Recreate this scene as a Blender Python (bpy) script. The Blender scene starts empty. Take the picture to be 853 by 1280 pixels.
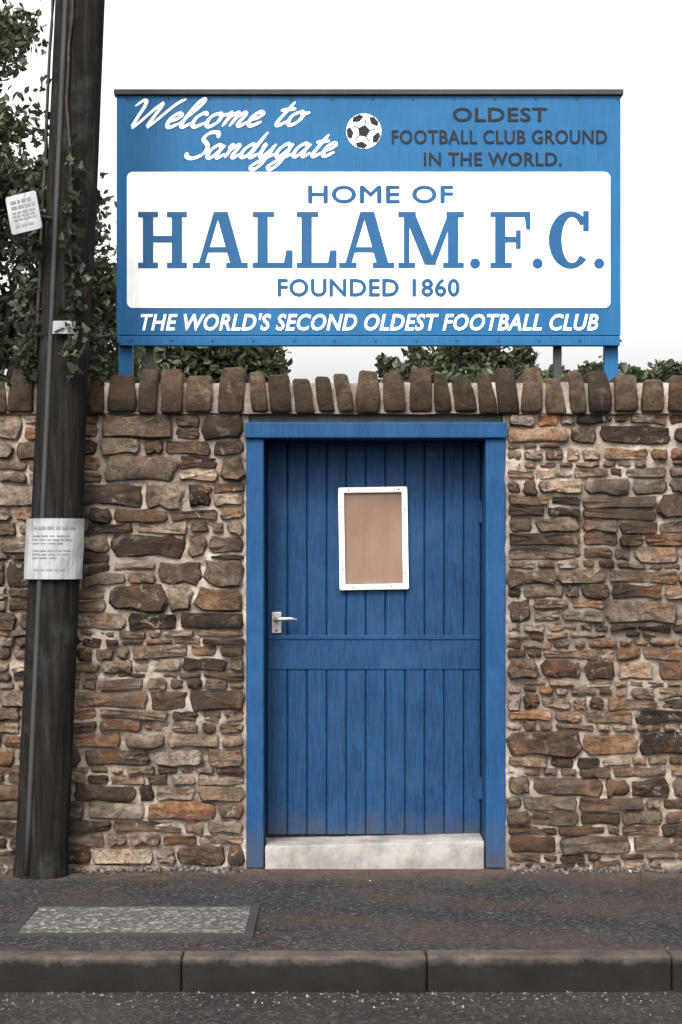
import bpy, bmesh, math, random
from mathutils import Vector, Matrix, noise, Quaternion

# ------------------------------------------------------------------ camera, sky, sun, exposure
S = bpy.context.scene
C = S.collection
R = math.radians
CAM_D, CAM_H, F = 9.0, 1.5, 2358.0          # metres to the wall face, eye height, focal length in photo pixels
cam = bpy.data.cameras.new('camera'); co = bpy.data.objects.new('camera', cam); C.objects.link(co)
co.location = (0, -CAM_D, CAM_H); co.rotation_euler = (R(90), 0, 0)
cam.sensor_fit = 'VERTICAL'; cam.sensor_height = 36; cam.lens = 36 * F / 1280
cam.shift_y = 52 / 1280; cam.clip_start = 0.1; cam.clip_end = 2000
S.camera = co

SUN_EL, SUN_AZ = 47.0, 196.0                # azimuth measured clockwise from +Y: behind the camera, to its left
w = bpy.data.worlds.new('World'); S.world = w; w.use_nodes = True
wn = w.node_tree; wn.nodes.clear()
sky = wn.nodes.new('ShaderNodeTexSky'); sky.sky_type = 'NISHITA'; sky.sun_disc = False
sky.sun_elevation = R(SUN_EL); sky.sun_rotation = R(SUN_AZ); sky.dust_density = 6; sky.air_density = 1.0; sky.ozone_density = 1
hs = wn.nodes.new('ShaderNodeHueSaturation'); hs.inputs['Saturation'].default_value = 0.12; hs.inputs['Value'].default_value = 1.3
bg = wn.nodes.new('ShaderNodeBackground'); bg.inputs['Strength'].default_value = 0.15
out = wn.nodes.new('ShaderNodeOutputWorld')
wn.links.new(sky.outputs[0], hs.inputs['Color']); wn.links.new(hs.outputs[0], bg.inputs['Color']); wn.links.new(bg.outputs[0], out.inputs[0])
sl = bpy.data.lights.new('sun', 'SUN'); sl.energy = 1.2; sl.angle = R(11); sl.color = (1, .94, .86)
so = bpy.data.objects.new('sun', sl); C.objects.link(so)
az, el = R(SUN_AZ), R(SUN_EL)
to_sun = Vector((math.sin(az) * math.cos(el), math.cos(az) * math.cos(el), math.sin(el)))
so.rotation_euler = to_sun.to_track_quat('Z', 'Y').to_euler(); so.location = (-3, -8, 9)
S.view_settings.view_transform = 'Standard'; S.view_settings.look = 'None'
S.view_settings.gamma = 1; S.view_settings.exposure = 1.0; S.view_settings.use_curve_mapping = False

# ------------------------------------------------------------------ helpers
rnd = random.Random(7)
def PX(X, y=0): return (X - 426.5) * (CAM_D + y) / F
def PZ(Y, y=0): return CAM_H + (692 - Y) * (CAM_D + y) / F
def srgb(r, g, b):
    f = lambda c: (c / 12.92 if c <= .04045 else ((c + .055) / 1.055) ** 2.4)
    return (f(r / 255), f(g / 255), f(b / 255), 1)

def link_obj(name, me, mat=None, parent=None, smooth=False):
    o = bpy.data.objects.new(name, me); C.objects.link(o)
    if mat is not None: me.materials.append(mat)
    if parent is not None: o.parent = parent
    if smooth:
        for p in me.polygons: p.use_smooth = True
    return o
def from_bm(name, bm, mat=None, parent=None, smooth=False):
    me = bpy.data.meshes.new(name); bm.normal_update(); bm.to_mesh(me); bm.free()
    return link_obj(name, me, mat, parent, smooth)
def tag(o, label, cat, group=None):
    o['label'] = label; o['category'] = cat
    if group: o['group'] = group
    return o
def struct(o): o['kind'] = 'structure'; return o
def thing(name, label, cat, loc=(0, 0, 0), group=None):
    o = bpy.data.objects.new(name, None); C.objects.link(o); o.location = loc; o.empty_display_size = .1
    return tag(o, label, cat, group)
def box(bm, x0, x1, y0, y1, z0, z1, bevel=0, rot=None):
    vs = [bm.verts.new((x, y, z)) for x in (x0, x1) for y in (y0, y1) for z in (z0, z1)]
    fs = [bm.faces.new([vs[i] for i in f]) for f in ((0,1,3,2),(4,6,7,5),(0,4,5,1),(2,3,7,6),(0,2,6,4),(1,5,7,3))]
    if bevel:
        es = list({e for f in fs for e in f.edges})
        bmesh.ops.bevel(bm, geom=es, offset=bevel, segments=2, profile=.6, affect='EDGES', clamp_overlap=True)
    return vs
def box_obj(name, x0, x1, y0, y1, z0, z1, mat, parent=None, bevel=.003):
    bm = bmesh.new(); p = parent.location if parent is not None else Vector((0, 0, 0))
    box(bm, x0 - p.x, x1 - p.x, y0 - p.y, y1 - p.y, z0 - p.z, z1 - p.z, bevel)
    bmesh.ops.recalc_face_normals(bm, faces=bm.faces)
    return from_bm(name, bm, mat, parent)
def tube(bm, pts, radii, n=10, cap=True):
    rings = []
    for i, p in enumerate(pts):
        p = Vector(p)
        d = (Vector(pts[min(i + 1, len(pts) - 1)]) - Vector(pts[max(i - 1, 0)])).normalized()
        a = d.cross(Vector((0, 1, 0))) if abs(d.y) < .9 else d.cross(Vector((1, 0, 0)))
        a.normalize(); b = d.cross(a)
        rings.append([bm.verts.new(p + (a * math.cos(t) + b * math.sin(t)) * radii[i]) for t in [2 * math.pi * k / n for k in range(n)]])
    for r0, r1 in zip(rings, rings[1:]):
        for k in range(n): bm.faces.new((r0[k], r0[(k + 1) % n], r1[(k + 1) % n], r1[k]))
    if cap:
        bm.faces.new(rings[0][::-1]); bm.faces.new(rings[-1])
    return rings

# ------------------------------------------------------------------ materials
class NT:
    def __init__(s, name):
        s.m = bpy.data.materials.new(name); s.m.use_nodes = True; s.t = s.m.node_tree
        s.b = s.t.nodes['Principled BSDF']; s.b.inputs['Specular IOR Level'].default_value = .3
        s.co = s.t.nodes.new('ShaderNodeTexCoord').outputs['Object']
    def n(s, typ, **kw):
        nd = s.t.nodes.new(typ)
        for k, v in kw.items():
            if isinstance(k, str) and hasattr(nd, k): setattr(nd, k, v)
        return nd
    def l(s, a, b): s.t.links.new(a, b)
    def geo(s): s.co = s.n('ShaderNodeNewGeometry').outputs['Position']; return s
    def noise(s, scale, detail=6, rough=.6, dist=0, vec=None, stretch=None):
        nd = s.n('ShaderNodeTexNoise'); nd.inputs['Scale'].default_value = scale; nd.inputs['Detail'].default_value = detail
        nd.inputs['Roughness'].default_value = rough; nd.inputs['Distortion'].default_value = dist
        v = vec or s.co
        if stretch:
            mp = s.n('ShaderNodeMapping'); mp.inputs['Scale'].default_value = stretch; s.l(v, mp.inputs[0]); v = mp.outputs[0]
        s.l(v, nd.inputs['Vector']); return nd.outputs['Fac']
    def vor(s, scale, feature='F1'):
        nd = s.n('ShaderNodeTexVoronoi'); nd.feature = feature; nd.inputs['Scale'].default_value = scale; s.l(s.co, nd.inputs['Vector']); return nd
    def ramp(s, fac, stops, interp='LINEAR'):
        nd = s.n('ShaderNodeValToRGB'); cr = nd.color_ramp; cr.interpolation = interp
        while len(cr.elements) < len(stops): cr.elements.new(.5)
        for e, (p, c) in zip(cr.elements, stops):
            e.position = p; e.color = c if isinstance(c, tuple) else (c, c, c, 1)
        s.l(fac, nd.inputs[0]); return nd.outputs[0]
    def mix(s, fac, a, b, mode='MIX'):
        nd = s.n('ShaderNodeMix'); nd.data_type = 'RGBA'; nd.blend_type = mode
        for v, k in ((fac, 0), (a, 6), (b, 7)):
            if hasattr(v, 'links'): s.l(v, nd.inputs[k])
            else: nd.inputs[k].default_value = v
        return nd.outputs[2]
    def math(s, op, a, b=None):
        nd = s.n('ShaderNodeMath'); nd.operation = op
        for v, k in ((a, 0), (b, 1)):
            if v is None: continue
            if hasattr(v, 'links'): s.l(v, nd.inputs[k])
            else: nd.inputs[k].default_value = v
        return nd.outputs[0]
    def attr(s, name):
        nd = s.n('ShaderNodeAttribute'); nd.attribute_name = name; return nd.outputs['Fac']
    def col(s, v):
        if hasattr(v, 'links'): s.l(v, s.b.inputs['Base Color'])
        else: s.b.inputs['Base Color'].default_value = v
    def rough(s, v):
        if hasattr(v, 'links'): s.l(v, s.b.inputs['Roughness'])
        else: s.b.inputs['Roughness'].default_value = v
    def bump(s, h, dist=.01, strength=1, prev=None):
        nd = s.n('ShaderNodeBump'); nd.inputs['Distance'].default_value = dist; nd.inputs['Strength'].default_value = strength
        s.l(h, nd.inputs['Height'])
        if prev: s.l(prev, nd.inputs['Normal'])
        s.l(nd.outputs[0], s.b.inputs['Normal']); return nd.outputs[0]

def m_stone(name, stops, rust=.5, lime=.6, scale=1.0):
    k = NT(name).geo(); tone = k.attr('tone')
    base = k.ramp(tone, stops)
    n1 = k.noise(11 * scale, 9, .72, .9)
    c = k.mix(k.ramp(n1, [(.36, 0.0), (.66, 1.0)]), k.mix(1.0, base, (.4, .37, .35, 1), 'MULTIPLY'), k.mix(1.0, base, (1.5, 1.4, 1.28, 1), 'MULTIPLY'))
    n2 = k.noise(3.6 * scale, 6, .65, .6)
    c = k.mix(k.math('MULTIPLY', k.ramp(n2, [(.5, 0.0), (.68, 1.0)]), rust), c, (.23, .095, .032, 1))       # iron staining
    n3 = k.noise(40 * scale, 6, .75)
    c = k.mix(k.ramp(n3, [(.34, .75), (.5, 0.0)]), c, (.022, .018, .016, 1))                               # soot in the pits
    n4 = k.noise(15 * scale, 8, .75, .8)
    c = k.mix(k.ramp(n4, [(.57, 0.0), (.64, lime)]), c, (.42, .36, .3, 1))                                  # lime smeared from the joints
    n5 = k.noise(1.6, 5, .6, .3)
    c = k.mix(k.ramp(n5, [(.46, 0.0), (.6, .7)]), c, (.035, .026, .019, 1))                                # broad soot patches on the wall
    k.col(c); k.rough(.93); k.b.inputs['Specular IOR Level'].default_value = .2
    v = k.n('ShaderNodeTexVoronoi'); v.inputs['Scale'].default_value = 26 * scale; v.inputs['Randomness'].default_value = 1
    wv = k.mix(.06, k.co, k.n('ShaderNodeTexNoise').outputs['Color']); k.l(wv, v.inputs['Vector'])
    b = k.bump(v.outputs['Distance'], .02, .55)
    b = k.bump(k.noise(24 * scale, 9, .75, .6, stretch=(1, 1, 1.8)), .03, .9, b)
    k.bump(k.noise(120 * scale, 5, .75), .007, .8, b)
    return k.m
M = {}
M['stone'] = m_stone('stone', [(0, (.03, .022, .017, 1)), (.25, (.085, .063, .047, 1)), (.45, (.185, .143, .11, 1)), (.6, (.235, .2, .17, 1)), (.76, (.3, .235, .175, 1)), (.9, (.21, .1, .048, 1)), (1, (.33, .275, .22, 1))], .6, .55)
M['coping'] = m_stone('coping_stone', [(0, (.036, .026, .017, 1)), (.5, (.08, .06, .041, 1)), (1, (.135, .104, .074, 1))], .3, .18)

k = NT('mortar').geo()
c = k.ramp(k.noise(6, 8, .65), [(.3, (.13, .1, .077, 1)), (.48, (.37, .312, .258, 1)), (.68, (.58, .51, .44, 1))])
c = k.mix(k.ramp(k.noise(17, 6, .7), [(.34, .8), (.46, 0.0)]), c, (.12, .1, .085, 1))
c = k.mix(k.ramp(k.noise(2.3, 4, .6), [(.52, 0.0), (.68, .7)]), c, (.2, .14, .095, 1))
c = k.mix(k.ramp(k.noise(1.3, 6, .65, .5), [(.42, .75), (.6, 0.0)]), c, (.13, .108, .092, 1))
k.col(c); k.rough(.95)
b = k.bump(k.noise(38, 8, .75), .02, .9); k.bump(k.noise(170, 4, .7), .005, .8, b); M['mortar'] = k.m

def m_paint(name, colr, dark, rough=.55, chips=None, streak=.5, bumpd=.0015, coords='geo', chip_at=.73, worn=0):
    k = NT(name)
    if coords == 'geo': k.geo()
    n = k.noise(3.2, 7, .65, .3); c = k.mix(k.ramp(n, [(.35, 0.0), (.7, 1.0)]), dark, colr)
    st = k.noise(14, 6, .6, stretch=(3, 3, .25))
    c = k.mix(k.math('MULTIPLY', k.ramp(st, [(.5, 0.0), (.75, 1.0)]), streak), c, tuple(x * .55 for x in dark[:3]) + (1,))
    if chips:
        ch = k.ramp(k.noise(19, 9, .75, .5), [(chip_at, 0.0), (chip_at + .02, 1.0)])
        c = k.mix(ch, c, chips)
    if worn:
        br = k.noise(30, 6, .6, .1, stretch=(6, 6, .35)); c = k.mix(k.ramp(br, [(.42, .0), (.6, .35 * worn)]), c, tuple(min(1, x * 1.9 + .008) for x in colr[:3]) + (1,))   # brush marks and chalking
        fd = k.noise(1.9, 6, .7, .8); c = k.mix(k.ramp(fd, [(.48, 0.0), (.66, .4 * worn)]), c, tuple(x * 1.3 + .016 for x in colr[:3]) + (1,))
        sc_ = k.noise(8, 9, .78, 1.2, stretch=(1, 1, .5)); c = k.mix(k.ramp(sc_, [(.66, 0.0), (.69, .7 * worn)]), c, tuple(x * .35 + .006 for x in dark[:3]) + (1,))     # scuffs
        sp = k.n('ShaderNodeSeparateXYZ'); k.l(k.co, sp.inputs[0])
        mud = k.math('ADD', sp.outputs['Z'], k.math('MULTIPLY', k.noise(9, 8, .75, .4), .55))
        c = k.mix(k.math('MULTIPLY', k.ramp(mud, [(.3, .8), (.52, 0.0)]), worn), c, (.045, .034, .025, 1))                  # mud splashed off the pavement
    k.col(c); k.rough(k.ramp(n, [(.3, rough + .12), (.7, rough - .05)])); k.b.inputs['Specular IOR Level'].default_value = .2
    b = k.bump(k.noise(60, 5, .6, stretch=(1, 1, .2)), bumpd, .6)
    return k.m
M['door_blue'] = m_paint('door_paint', (.0026, .03, .084, 1), (.0014, .019, .057, 1), .6, (.05, .03, .02, 1), .5, chip_at=.7, worn=1)
M['frame_blue'] = m_paint('frame_paint', (.0032, .04, .112, 1), (.002, .028, .082, 1), .6, (.07, .045, .03, 1), .35, chip_at=.67, worn=.7)
M['sign_blue'] = m_paint('sign_paint', (.006, .08, .19, 1), (.0045, .066, .165, 1), .45, None, .3, .0012, worn=.35)
M['sign_white'] = m_paint('sign_white_paint', (.8, .8, .785, 1), (.66, .66, .64, 1), .4, None, .22, .001)
M['letter_blue'] = m_paint('letter_blue_paint', (.008, .07, .17, 1), (.006, .058, .148, 1), .4, None, .1, .0004)
M['letter_white'] = m_paint('letter_white_paint', (.82, .83, .84, 1), (.74, .75, .76, 1), .4, None, .1, .0004)
M['letter_black'] = m_paint('letter_black_paint', (.006, .006, .008, 1), (.004, .004, .006, 1), .4, None, .1, .0004)
M['dark_steel'] = m_paint('dark_steel', (.04, .04, .042, 1), (.028, .027, .027, 1), .5, (.1, .05, .03, 1), .3)
M['frame_white'] = m_paint('notice_frame_paint', (.82, .81, .79, 1), (.66, .65, .62, 1), .5, None, .25)
M['board_tan'] = m_paint('notice_board', (.2, .128, .092, 1), (.15, .098, .072, 1), .75, (.22, .16, .12, 1), .25)
M['metal'] = m_paint('worn_metal', (.55, .53, .5, 1), (.36, .34, .32, 1), .4, (.2, .12, .08, 1), .3); M['metal'].node_tree.nodes['Principled BSDF'].inputs['Metallic'].default_value = .6
M['paper'] = m_paint('weathered_notice', (.36, .36, .355, 1), (.19, .19, .195, 1), .6, (.15, .145, .145, 1), .8, .001, 'geo', .66)
M['print'] = m_paint('faded_print', (.12, .12, .125, 1), (.2, .2, .205, 1), .6)
M['lead'] = m_paint('lead_flashing', (.09, .09, .09, 1), (.06, .06, .06, 1), .6)

k = NT('step_concrete').geo()
c = k.ramp(k.noise(7, 8, .65), [(.3, (.12, .11, .1, 1)), (.6, (.26, .247, .233, 1))])
c = k.mix(k.ramp(k.noise(24, 6, .7), [(.6, 0.0), (.7, .9)]), c, (.17, .13, .11, 1))
k.col(c); k.rough(.85); k.bump(k.noise(70, 7, .7), .006, .7); M['step'] = k.m

def m_asphalt(name, lo, hi, grit, sc=1.0, extra=None, bump=.008):
    k = NT(name).geo()
    c = k.ramp(k.noise(1.7 * sc, 7, .65, .4), [(.3, lo), (.68, hi)])
    v = k.vor(95 * sc)
    sp = k.ramp(v.outputs['Color'], [(.55, 0.0), (.98, 1.0)])
    c = k.mix(k.math('MULTIPLY', sp, .75), c, grit)
    c = k.mix(k.ramp(k.noise(60, 4, .7), [(.35, .6), (.52, 0.0)]), c, (.018, .017, .017, 1))
    if extra: c = extra(k, c)
    k.col(c); k.rough(.95); k.b.inputs['Specular IOR Level'].default_value = .08
    b = k.bump(v.outputs['Distance'], bump, .9); k.bump(k.noise(26, 6, .7), .008, .5, b)
    return k.m
def pave_extra(k, c):
    # dried mud washed along the foot of the wall, a warmer worn band, old crack lines
    sep = k.n('ShaderNodeSeparateXYZ'); k.l(k.co, sep.inputs[0])
    wob = k.math('MULTIPLY', k.noise(2.2, 6, .7), .9)
    d = k.math('ADD', sep.outputs['Y'], wob)
    c = k.mix(k.math('MULTIPLY', k.ramp(d, [(.08, 0.0), (.4, .8)]), k.ramp(k.noise(9, 6, .7), [(.3, .35), (.6, 1.0)])), c, (.1, .074, .053, 1))
    pk = k.ramp(k.noise(1.1, 3, .5, stretch=(1, 2.4, 1)), [(.44, 0.0), (.6, .8)])
    pk = k.math('MULTIPLY', pk, k.ramp(k.noise(14, 9, .78, .4), [(.4, .15), (.56, 1.0)]))
    c = k.mix(pk, c, (.046, .033, .028, 1))
    cr = k.n('ShaderNodeTexVoronoi'); cr.feature = 'DISTANCE_TO_EDGE'; cr.inputs['Scale'].default_value = 1.3
    add = k.mix(.12, k.co, k.n('ShaderNodeTexNoise').outputs['Color']); k.l(add, cr.inputs['Vector'])
    return k.mix(k.ramp(cr.outputs['Distance'], [(0, .8), (.006, 0.0)]), c, (.02, .018, .018, 1))
M['pavement'] = m_asphalt('pavement_asphalt', (.014, .0135, .0148, 1), (.03, .0275, .028, 1), (.1, .094, .09, 1), .8, pave_extra)
M['road'] = m_asphalt('road_asphalt', (.014, .0122, .0118, 1), (.03, .0255, .024, 1), (.07, .064, .062, 1), .7)
M['infill'] = m_asphalt('cover_infill', (.05, .045, .042, 1), (.1, .09, .085, 1), (.3, .28, .27, 1), .55, None, .012)
M['iron'] = m_paint('cast_iron', (.035, .03, .03, 1), (.025, .022, .022, 1), .6, (.09, .05, .03, 1), .2)
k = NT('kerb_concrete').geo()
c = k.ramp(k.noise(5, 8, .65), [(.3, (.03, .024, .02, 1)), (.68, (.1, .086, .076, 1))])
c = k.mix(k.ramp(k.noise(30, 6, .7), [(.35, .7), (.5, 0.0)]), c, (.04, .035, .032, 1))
sep = k.n('ShaderNodeSeparateXYZ'); k.l(k.co, sep.inputs[0])                         # near-black tone over the kerb face below the top, ragged at its upper edge
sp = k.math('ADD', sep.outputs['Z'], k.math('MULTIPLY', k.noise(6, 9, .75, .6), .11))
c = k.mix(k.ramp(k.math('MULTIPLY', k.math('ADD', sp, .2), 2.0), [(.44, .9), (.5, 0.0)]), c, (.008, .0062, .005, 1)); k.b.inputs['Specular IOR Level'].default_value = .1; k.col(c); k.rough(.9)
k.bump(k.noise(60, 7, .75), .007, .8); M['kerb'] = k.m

k = NT('pole_wood')
c = k.ramp(k.noise(7, 8, .7, .5, stretch=(5, 5, .35)), [(.3, (.004, .0035, .003, 1)), (.5, (.013, .011, .0098, 1)), (.76, (.036, .032, .028, 1))])
c = k.mix(k.ramp(k.noise(5, 6, .6), [(.55, 0.0), (.7, .5)]), c, (.045, .05, .038, 1)); k.col(c); k.rough(.95); k.b.inputs['Specular IOR Level'].default_value = .1
b = k.bump(k.noise(9, 8, .7, .3, stretch=(6, 6, .25)), .02, 1); k.bump(k.noise(45, 6, .7), .008, .6, b); M['pole'] = k.m
k = NT('bark'); k.col(k.ramp(k.noise(9, 7, .7), [(.3, (.02, .017, .014, 1)), (.7, (.075, .062, .05, 1))])); k.rough(.95); k.bump(k.noise(20, 7, .7), .03); M['bark'] = k.m
def m_leaf(name, stops):
    k = NT(name); k.col(k.ramp(k.attr('tone'), stops)); k.rough(.55); k.b.inputs['Specular IOR Level'].default_value = .35
    tr = k.n('ShaderNodeBsdfTranslucent'); tr.inputs[0].default_value = tuple(min(1, x * 1.3) for x in stops[-1][1][:3]) + (1,)
    mx = k.n('ShaderNodeMixShader'); mx.inputs[0].default_value = .18
    k.l(k.b.outputs[0], mx.inputs[1]); k.l(tr.outputs[0], mx.inputs[2]); k.l(mx.outputs[0], k.t.nodes['Material Output'].inputs[0]); return k.m
M['leaf'] = m_leaf('tree_leaf', [(0, (.012, .016, .008, 1)), (.5, (.026, .034, .016, 1)), (1, (.062, .078, .036, 1))])
M['ivy'] = m_leaf('ivy_leaf', [(0, (.006, .009, .005, 1)), (.6, (.015, .02, .01, 1)), (1, (.05, .062, .03, 1))])
k = NT('grass_ground').geo(); k.col(k.ramp(k.noise(3, 7, .7), [(.3, (.03, .045, .018, 1)), (.7, (.075, .095, .04, 1))])); k.rough(.95); M['grass'] = k.m
k = NT('pebble').geo(); k.col(k.ramp(k.attr('tone'), [(0, (.03, .026, .023, 1)), (.6, (.08, .07, .062, 1)), (.96, (.13, .115, .1, 1)), (1, (.4, .38, .36, 1))])); k.rough(.9); k.bump(k.noise(90, 5, .7), .004); M['pebble'] = k.m

def set_tone(me, vals):
    a = me.attributes.new('tone', 'FLOAT', 'POINT'); a.data.foreach_set('value', vals)

# ------------------------------------------------------------------ ground, pavement, kerb, road
KY = -1.97                                   # kerb face
def sheet(name, x0, x1, y0, y1, z, mat, nx=1, ny=1, amp=0, f=1.0):
    bm = bmesh.new(); g = [[None] * (ny + 1) for _ in range(nx + 1)]
    for i in range(nx + 1):
        for j in range(ny + 1):
            x = x0 + (x1 - x0) * i / nx; y = y0 + (y1 - y0) * j / ny
            dz = amp * noise.noise(Vector((x * f, y * f, z))) + amp * .4 * noise.noise(Vector((x * f * 4, y * f * 4, 3))) if amp else 0
            g[i][j] = bm.verts.new((x, y, z + dz))
    for i in range(nx):
        for j in range(ny): bm.faces.new((g[i][j], g[i + 1][j], g[i + 1][j + 1], g[i][j + 1]))
    return struct(from_bm(name, bm, mat, None, True))
sheet('ground', -900, 900, -200, 1500, -.3, M['grass'])
sheet('road', -40, 40, -14, KY + .05, -.135, M['road'], 400, 120, .006, 1.4)
bm = bmesh.new()                            # pavement: an uneven sheet with a front edge behind the kerbs
nx, ny = 300, 50
g = []
for i in range(nx + 1):
    row = []
    for j in range(ny + 1):
        x = -7 + 14 * i / nx; y = (KY + .127) + (.35 - KY - .127) * j / ny
        z = .006 * noise.noise(Vector((x * 1.3, y * 1.3, 5))) + .003 * noise.noise(Vector((x * 6, y * 6, 1)))
        z -= .004 + .006 * max(0, 1 - abs(y - KY - .13) / .2)
        row.append(bm.verts.new((x, y, z)))
    g.append(row)
for i in range(nx):
    for j in range(ny): bm.faces.new((g[i][j], g[i + 1][j], g[i + 1][j + 1], g[i][j + 1]))
struct(from_bm('pavement', bm, M['pavement'], None, True))
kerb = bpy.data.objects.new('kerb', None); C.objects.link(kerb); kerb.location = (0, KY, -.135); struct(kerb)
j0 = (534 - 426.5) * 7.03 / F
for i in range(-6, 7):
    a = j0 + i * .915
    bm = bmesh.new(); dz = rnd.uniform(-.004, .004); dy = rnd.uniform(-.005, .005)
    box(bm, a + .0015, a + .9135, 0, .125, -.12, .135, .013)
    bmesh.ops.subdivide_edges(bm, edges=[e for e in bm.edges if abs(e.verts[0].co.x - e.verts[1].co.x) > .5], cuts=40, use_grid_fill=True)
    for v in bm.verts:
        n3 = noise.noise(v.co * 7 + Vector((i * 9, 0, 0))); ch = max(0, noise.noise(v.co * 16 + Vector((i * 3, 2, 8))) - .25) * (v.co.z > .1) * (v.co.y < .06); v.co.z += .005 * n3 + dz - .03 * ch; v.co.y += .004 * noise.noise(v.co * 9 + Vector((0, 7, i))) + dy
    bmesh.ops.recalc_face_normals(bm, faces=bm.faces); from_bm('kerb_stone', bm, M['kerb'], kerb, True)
# inspection cover let into the pavement
cx0, cx1, cy0, cy1 = PX(28, -1.22), PX(322, -1.22), -1.53, -.88
def gy(Y): return 3537.0 / (Y - 692) - CAM_D
cy0, cy1 = -gy(1170) * -1, gy(1133)
cv = thing('inspection_cover', 'rectangular pavement access cover with pale stony infill and dark iron rim', 'manhole cover', ((cx0 + cx1) / 2, (cy0 + cy1) / 2, 0))
for a in ((cx0, cx1, cy0, cy0 + .035), (cx0, cx1, cy1 - .035, cy1), (cx0, cx0 + .035, cy0 + .0352, cy1 - .0352), (cx1 - .035, cx1, cy0 + .0352, cy1 - .0352)):
    box_obj('rim', a[0], a[1], a[2], a[3], -.05, .006, M['iron'], cv, .002)
box_obj('infill', cx0 + .036, cx1 - .036, cy0 + .036, cy1 - .036, -.05, .004, M['infill'], cv, .003)

# ------------------------------------------------------------------ stone wall
DL, DR = PX(308), PX(632)                   # outer edges of the door frame
ZC = PZ(516)                                # underside of the coping
WX0, WX1, WT = -3.6, 3.6, .42
wall = thing('stone_wall', 'old brown rubble stone wall with pale mortar and upright coping stones', 'wall', (0, 0, 0))
# mortar: solid core with an uneven hand-pointed face
def mortar_face(name, x0, x1, z0, z1, step=.011):
    bm = bmesh.new(); nx = int((x1 - x0) / step); nz = int((z1 - z0) / step); G = []
    for i in range(nx + 1):
        col = []
        for j in range(nz + 1):
            x = x0 + (x1 - x0) * i / nx; z = z0 + (z1 - z0) * j / nz
            p = Vector((x, 0, z))
            d = .013 * noise.noise(p * 5) + .009 * noise.noise(p * 15 + Vector((3, 0, 0))) + .006 * noise.noise(p * 40)
            y = -.004 + d + .05 * max(0, noise.noise(p * 7 + Vector((9, 0, 2))) - .22) + .02 * max(0, noise.noise(p * 24) - .2)
            if i in (0, nx): y = max(y, -.002)
            col.append(bm.verts.new((x, y, z)))
        G.append(col)
    for i in range(nx):
        for j in range(nz): bm.faces.new((G[i][j], G[i + 1][j], G[i + 1][j + 1], G[i][j + 1]))
    for (ring, rev) in ((G[0], 1), (G[-1], 0)):            # returns
        back = [bm.verts.new((v.co.x, WT, v.co.z)) for v in ring]
        for j in range(nz):
            f = (ring[j], back[j], back[j + 1], ring[j + 1]); bm.faces.new(f[::-1] if not rev else f)
    top = [c[-1] for c in G]; bt = [bm.verts.new((v.co.x, WT, v.co.z)) for v in top]
    for i in range(nx): bm.faces.new((top[i], top[i + 1], bt[i + 1], bt[i]))
    b0 = [bm.verts.new((v.co.x, WT, z0)) for v in top]
    for i in range(nx): bm.faces.new((bt[i], bt[i + 1], b0[i + 1], b0[i]))
    return from_bm(name, bm, M['mortar'], wall, True)
mortar_face('mortar', WX0, DL + .012, -.12, ZC + .01)
mortar_face('mortar', DR - .012, WX1, -.12, ZC + .01)

def stone_geo(x0, x1, zb, zt, seed, depth=.05):
    """irregular pillow stone; zb, zt are functions of x. returns verts, faces, tone"""
    r = random.Random(seed); w = x1 - x0; zm = (zb((x0 + x1) / 2) + zt((x0 + x1) / 2)) / 2; h = zt((x0 + x1) / 2) - zb((x0 + x1) / 2)
    cx = (x0 + x1) / 2; n = 12
    nb = 4 if w > h * 1.2 else 3; ns = 6 - nb
    out = []
    cut = min(w, h) * r.uniform(.12, .34)
    c2 = lambda: min(w, h) * r.uniform(.03, .24)
    jit = min(w, h) * .1
    a, b = c2(), c2(); 
    for t in range(nb):
        x = x0 + a + (w - a - b) * t / (nb - 1); out.append((x, zb(x) + r.uniform(-jit, jit)))
    for t in range(1, ns + 1):
        z = zb(x1) + (zt(x1) - zb(x1)) * t / (ns + 1); out.append((x1 + r.uniform(-jit, jit), z))
    a, b = c2(), c2()
    for t in range(nb):
        x = x1 - a - (w - a - b) * t / (nb - 1); out.append((x, zt(x) + r.uniform(-jit, jit)))
    for t in range(1, ns + 1):
        z = zt(x0) + (zb(x0) - zt(x0)) * t / (ns + 1); out.append((x0 + r.uniform(-jit, jit), z))
    n = len(out); proud = r.uniform(.003, .03) + .012 * min(1, h / .09); tx, tz = r.uniform(-.06, .06), r.uniform(-.16, .08)
    V = []; Fc = []
    ins = r.uniform(.76, .9)
    rad = min(w, h) * .11
    for (x, z) in out: V.append((x, depth, z))
    for (x, z) in out: V.append((x, -proud * .25 + r.uniform(-.003, .003), z))
    for (x, z) in out:
        dx, dz = cx - x, zm - z; L = math.hypot(dx, dz) or 1; q = rad * r.uniform(.6, 1.5) / L
        X, Z = x + dx * q, z + dz * q
        V.append((X, -proud - (X - cx) * tx - (Z - zm) * tz + r.uniform(-.008, .007), Z))
    V.append((cx + r.uniform(-.1, .1) * w, -proud - r.uniform(-.004, .008), zm + r.uniform(-.1, .1) * h))
    for i in range(n):
        j = (i + 1) % n
        Fc.append((i, j, n + j, n + i)); Fc.append((n + i, n + j, 2 * n + j, 2 * n + i)); Fc.append((2 * n + i, 2 * n + j, 3 * n))
    return V, Fc
stones = []                                  # (area in view, verts, faces, tone)
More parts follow.
